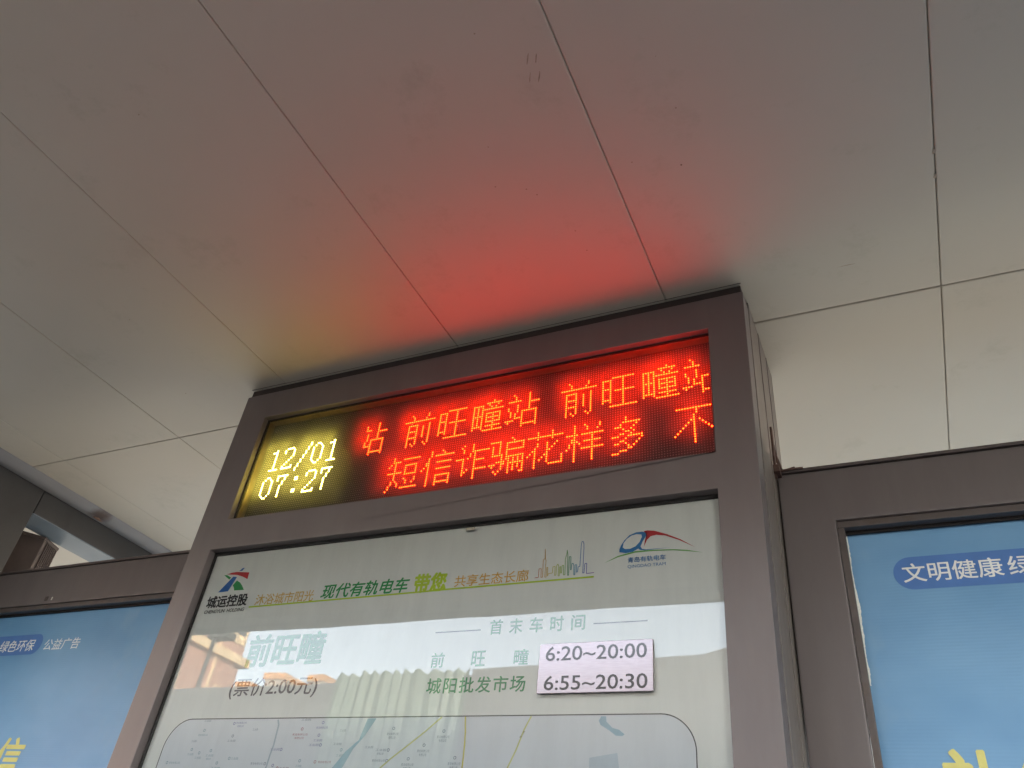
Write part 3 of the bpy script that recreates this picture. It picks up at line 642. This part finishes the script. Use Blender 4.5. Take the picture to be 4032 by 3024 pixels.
# ================================================================ LEFT: COLUMN AND BEAM
cl = thing('steel_column', 'grey steel column carrying the canopy beam at the left edge', 'column')
XC = sx_(-1.42); YC = sy_(.441)
box('shaft', (XC - .26, -.02, GZ), (XC, YC, CZ - .0006), M['steel'], cl, .004)
box('base_plate', (XC - .34, -.10, GZ), (XC + .02, YC + .08, GZ + .03), M['steel'], cl, .003)
bmn = thing('steel_beam', 'grey box beam running back under the ceiling from the left column', 'beam')
box('web', (XC - .1245, YC + .0015, sz_(.089)), (XC - .0005, 2.88, CZ - .0006), M['steel'], bmn, .004)
box('lit_underside', (XC - .1240, YC + .003, sz_(.089) - .003), (XC - .0010, 2.87, sz_(.089) - .0004), paint('underside_light_tone', (.15, .175, .20), .5, var=.08, scale=4, spec=.2), bmn)  # added plate, its paler colour stands for light on the beam's underside
cv = thing('ceiling_flashing', 'pale dented flashing strip with a rust hole along the beam top', 'flashing')
bm = bmesh.new()
prof = [(XC + .068, CZ - .0006), (XC + .062, CZ - .006), (XC + .050, CZ - .015), (XC + .040, CZ - .0195), (XC + .030, CZ - .0205), (XC + .0005, CZ - .0150)]
ys = [-1.28 + .04 * i for i in range(100)]
prev = None
YRS = sy_(.655)
for y in ys:
    ring = []
    for k, (x, z) in enumerate(prof):
        dent = .005 * math.exp(-((y - YRS) / .03) ** 2) * (1 if 1 < k < 5 else 0)
        ring.append(bm.verts.new((x + .0012 * math.sin(y * 3), y, z + ZO + dent + .0006 * math.sin(5 * y + k))))
    if prev:
        for a in range(len(prof) - 1): bm.faces.new((prev[a], prev[a + 1], ring[a + 1], ring[a]))
    prev = ring
m, n, out = new_mat('stained_flashing'); b = n.nodes.new('ShaderNodeBsdfPrincipled'); b.inputs['Roughness'].default_value = .6
tcn = n.nodes.new('ShaderNodeTexCoord'); vd = n.nodes.new('ShaderNodeVectorMath'); vd.operation = 'DISTANCE'; vd.inputs[1].default_value = (XC + .045, YRS, CZ - .01 + ZO)
wn = n.nodes.new('ShaderNodeTexNoise'); wn.inputs['Scale'].default_value = 40; n.links.new(tcn.outputs['Object'], wn.inputs['Vector'])
n.links.new(tcn.outputs['Object'], vd.inputs[0]); ad = n.nodes.new('ShaderNodeMath'); ad.operation = 'MULTIPLY_ADD'; ad.inputs[1].default_value = .03
n.links.new(wn.outputs['Fac'], ad.inputs[0]); n.links.new(vd.outputs['Value'], ad.inputs[2])
n.links.new(mixc(n, ramp(n, ad.outputs[0], .028, .060), (.05, .025, .018), (.18, .168, .170)), b.inputs['Base Color']); n.links.new(b.outputs[0], out.inputs['Surface'])
link('strip', fin(bm, 'strip'), m, cv, smooth=True)
bm = bmesh.new(); bmesh.ops.create_icosphere(bm, subdivisions=3, radius=1)
for v in bm.verts: v.co = Vector((XC + .026 + v.co.x * .012, YRS + .012 + v.co.y * .026, CZ - .013 + ZO + v.co.z * .006)) + Vector((random.uniform(-1, 1), random.uniform(-1, 1), random.uniform(-1, 1))) * .001
link('rust_blister', fin(bm, 'rust_blister'), paint('rust_blister', (.22, .12, .08), .9, var=.5, scale=90), cv)

rp = thing('ribbed_post', 'short brown ribbed metal post with a cap, seen above the left board behind the beam', 'post')
base = [(sx_(x), sy_(y)) for x, y in [(-1.592, .531), (-1.542, .600), (-1.577, .689), (-1.675, .665), (-1.670, .552)]]
PZ = sz_(.081)
prism('shaft', base, GZ, PZ - .0105, M['post'], rp, .0015)
cx_ = sum(p[0] for p in base) / 5; cy_ = sum(p[1] for p in base) / 5
prism('cap', [(cx_ + (x - cx_) * 1.03, cy_ + (y - cy_) * 1.03) for x, y in base], PZ - .010, PZ, M['post'], rp, .002)
ax, ay = base[1]; bx_, by_ = base[2]
for k in range(7):     # ribs on the face turned to the right
    t0 = .22 + .11 * k
    px_, py_ = ax + (bx_ - ax) * t0, ay + (by_ - ay) * t0; qx, qy = ax + (bx_ - ax) * (t0 + .045), ay + (by_ - ay) * (t0 + .045)
    nx, ny = (by_ - ay), -(bx_ - ax); ln = math.hypot(nx, ny); nx, ny = nx / ln * .0035, ny / ln * .0035
    prism('rib', [(px_, py_), (qx, qy), (qx + nx, qy + ny), (px_ + nx, py_ + ny)], -.9, PZ - .0125, M['post'], rp)
tube('cable', [(sx_(x), sy_(y), sz_(z)) for x, y, z in [(-1.598, .518, .085), (-1.597, .515, .05), (-1.603, .512, .0), (-1.610, .51, -.06), (-1.612, .51, -.2), (-1.612, .51, -.6)]], .006, M['trim'], rp)

# ================================================================ OPPOSITE SIDE (seen mirrored in the poster glass)
oc = thing('opposite_canopy', 'pale long canopy of the opposite platform, mirrored across the poster glass', 'canopy')
pf = paint('pale_fascia', (.16, .16, .16), .6, var=.06, scale=.8)
frontprism('roof_edge', [(-2.96, .10), (4.5, .10), (4.5, 2.6), (.35, 2.6), (-.10, 1.75), (-.42, 1.66), (-2.96, 1.60)], -6.9, -6.55, pf, oc, .01)
frontprism('roof_edge', [(-14.0, .10), (-2.97, .10), (-2.97, 1.54), (-6.0, 1.48), (-14.0, 1.41)], -6.9, -6.56, pf, oc, .01)
box('roof_slab', (-14.0, -9.6, .10), (4.5, -6.9, .28), M['roof'], oc)
for x in (-12.4, -8.9, -5.4, -2.4, 1.0, 4.0): box('column', (x - .1, -8.3, GZ + .004), (x + .1, -8.1, .0995), M['steel'], oc, .005)
box('back_wall', (-13.9, -9.5, GZ + .004), (4.4, -9.4, .0995), paint('hoarding', (.40, .40, .38), .7, var=.1, scale=1), oc)
cg = thing('corrugated_banner', 'pale green folded sheet hung on the opposite canopy edge, mirrored below the fare', 'banner')
bm = bmesh.new(); prev = None
x = -4.75; k = 0
rn = random.Random(3)
while x < -2.9:
    y = -6.47 + (.015 if k % 2 else -.020); top = 1.560 + (.030 if k % 2 else -.022) + rn.uniform(-.02, .015)
    t_ = bm.verts.new((x, y, top + ZO)); q_ = bm.verts.new((x - .05, y, .16 + ZO))
    if prev: bm.faces.new((prev[0], prev[1], q_, t_))
    prev = (t_, q_); x += .045 + rn.uniform(0, .07); k += 1
link('folded_sheet', fin(bm, 'folded_sheet'), paint('pale_green_sheet', (.19, .245, .20), .6, var=.06, scale=1.2), cg)
ochre = paint('ochre_render', (.60, .34, .16), .8, var=.1, scale=1); gryr = paint('grey_render', (.45, .42, .38), .8, var=.1)
for xa, xb, zt, lb in ((-24.6, -23.9, 7.75, 'small grey house with ochre roof band, mirrored nearest the pink building'),
                       (-23.2, -22.2, 8.1, 'tallest grey house with ochre roof band, mirrored above the fare line'),
                       (-22.1, -21.2, 7.4, 'lowest grey house with ochre roof band, mirrored between the two tallest houses'),
                       (-21.0, -20.2, 8.0, 'second tallest grey house with ochre roof band, mirrored left of the folded banner'),
                       (-20.1, -19.3, 7.5, 'grey house with ochre roof band, mirrored beside the folded green banner')):
    dh = thing('distant_house', lb, 'house', 'small houses mirrored above the opposite canopy')
    box('wall', (xa, -27, GZ - .36), (xb, -25, zt - .25), gryr, dh)
    box('roof_band', (xa - .04, -27.1, zt - .249), (xb + .04, -24.9, zt), ochre, dh)

ob = thing('sun_blocker', 'plain grey block added out of view behind the shelter on the right, shading it from the sun', 'building')  # unseen block, added only to keep the low sun off the shelter
box('wall', (10.5, 26.0, GZ - .36), (40.0, 34.0, GZ + 10.5), paint('grey_blocker_render', (.45, .43, .40), .8, var=.06, scale=.5), ob)
box('blocker_rim', (10.3, 25.8, GZ + 10.505), (40.2, 34.2, GZ + 10.8), M['roof'], ob, .03)
bd = thing('apartment_building', 'pinkish brown apartment block with cream bands, mirrored at the left of the glass', 'building')
pk = paint('pink_render', (.42, .235, .17), .8, var=.05, scale=.6); cm = paint('cream_render', (.72, .55, .33), .8, var=.05, scale=.6)
X0 = -26.8
box('wall', (X0 - 12, -27.0, GZ - .36), (X0, -14.0, 17.0), pk, bd)
for zz in (-1.2, 2.4, 5.6, 9.1, 12.6): box('cornice', (X0 - .2, -27.25, zz), (X0 + .35, -13.8, zz + .38), cm, bd, .03)
box('corner_strip', (X0 - .1, -25.55, GZ), (X0 + .06, -25.42, 17.0), cm, bd)
for zz in (-.2, 3.3, 6.5, 10.0):
    for yy in (-26.9, -23.6, -21.0, -18.4):
        wf = box('window', (X0 - .1, yy, zz), (X0 + .08, yy + 1.0, zz + 1.5), cm, bd) if yy < -26 else box('window', (X0 - .1, yy, zz + .3), (X0 + .05, yy + .8, zz + 1.5), cm, bd)
        box('pane', (X0 + .081, yy + .12, zz + .42), (X0 + .09, yy + .7, zz + 1.38), flat('dark_window', (.05, .06, .07), .1), wf)
lp = thing('street_lamp', 'thin grey-green street lamp pole standing before the pink building, mirrored in the glass', 'street lamp')
tube('pole', [(-12.95, -12.0, GZ - .36), (-12.80, -12.0, 3.1), (-12.78, -12.0, 4.35)], .05, M['steel'], lp)
box('lamp_head', (-12.95, -12.2, 4.35), (-12.35, -11.9, 4.50), M['steel'], lp, .02)
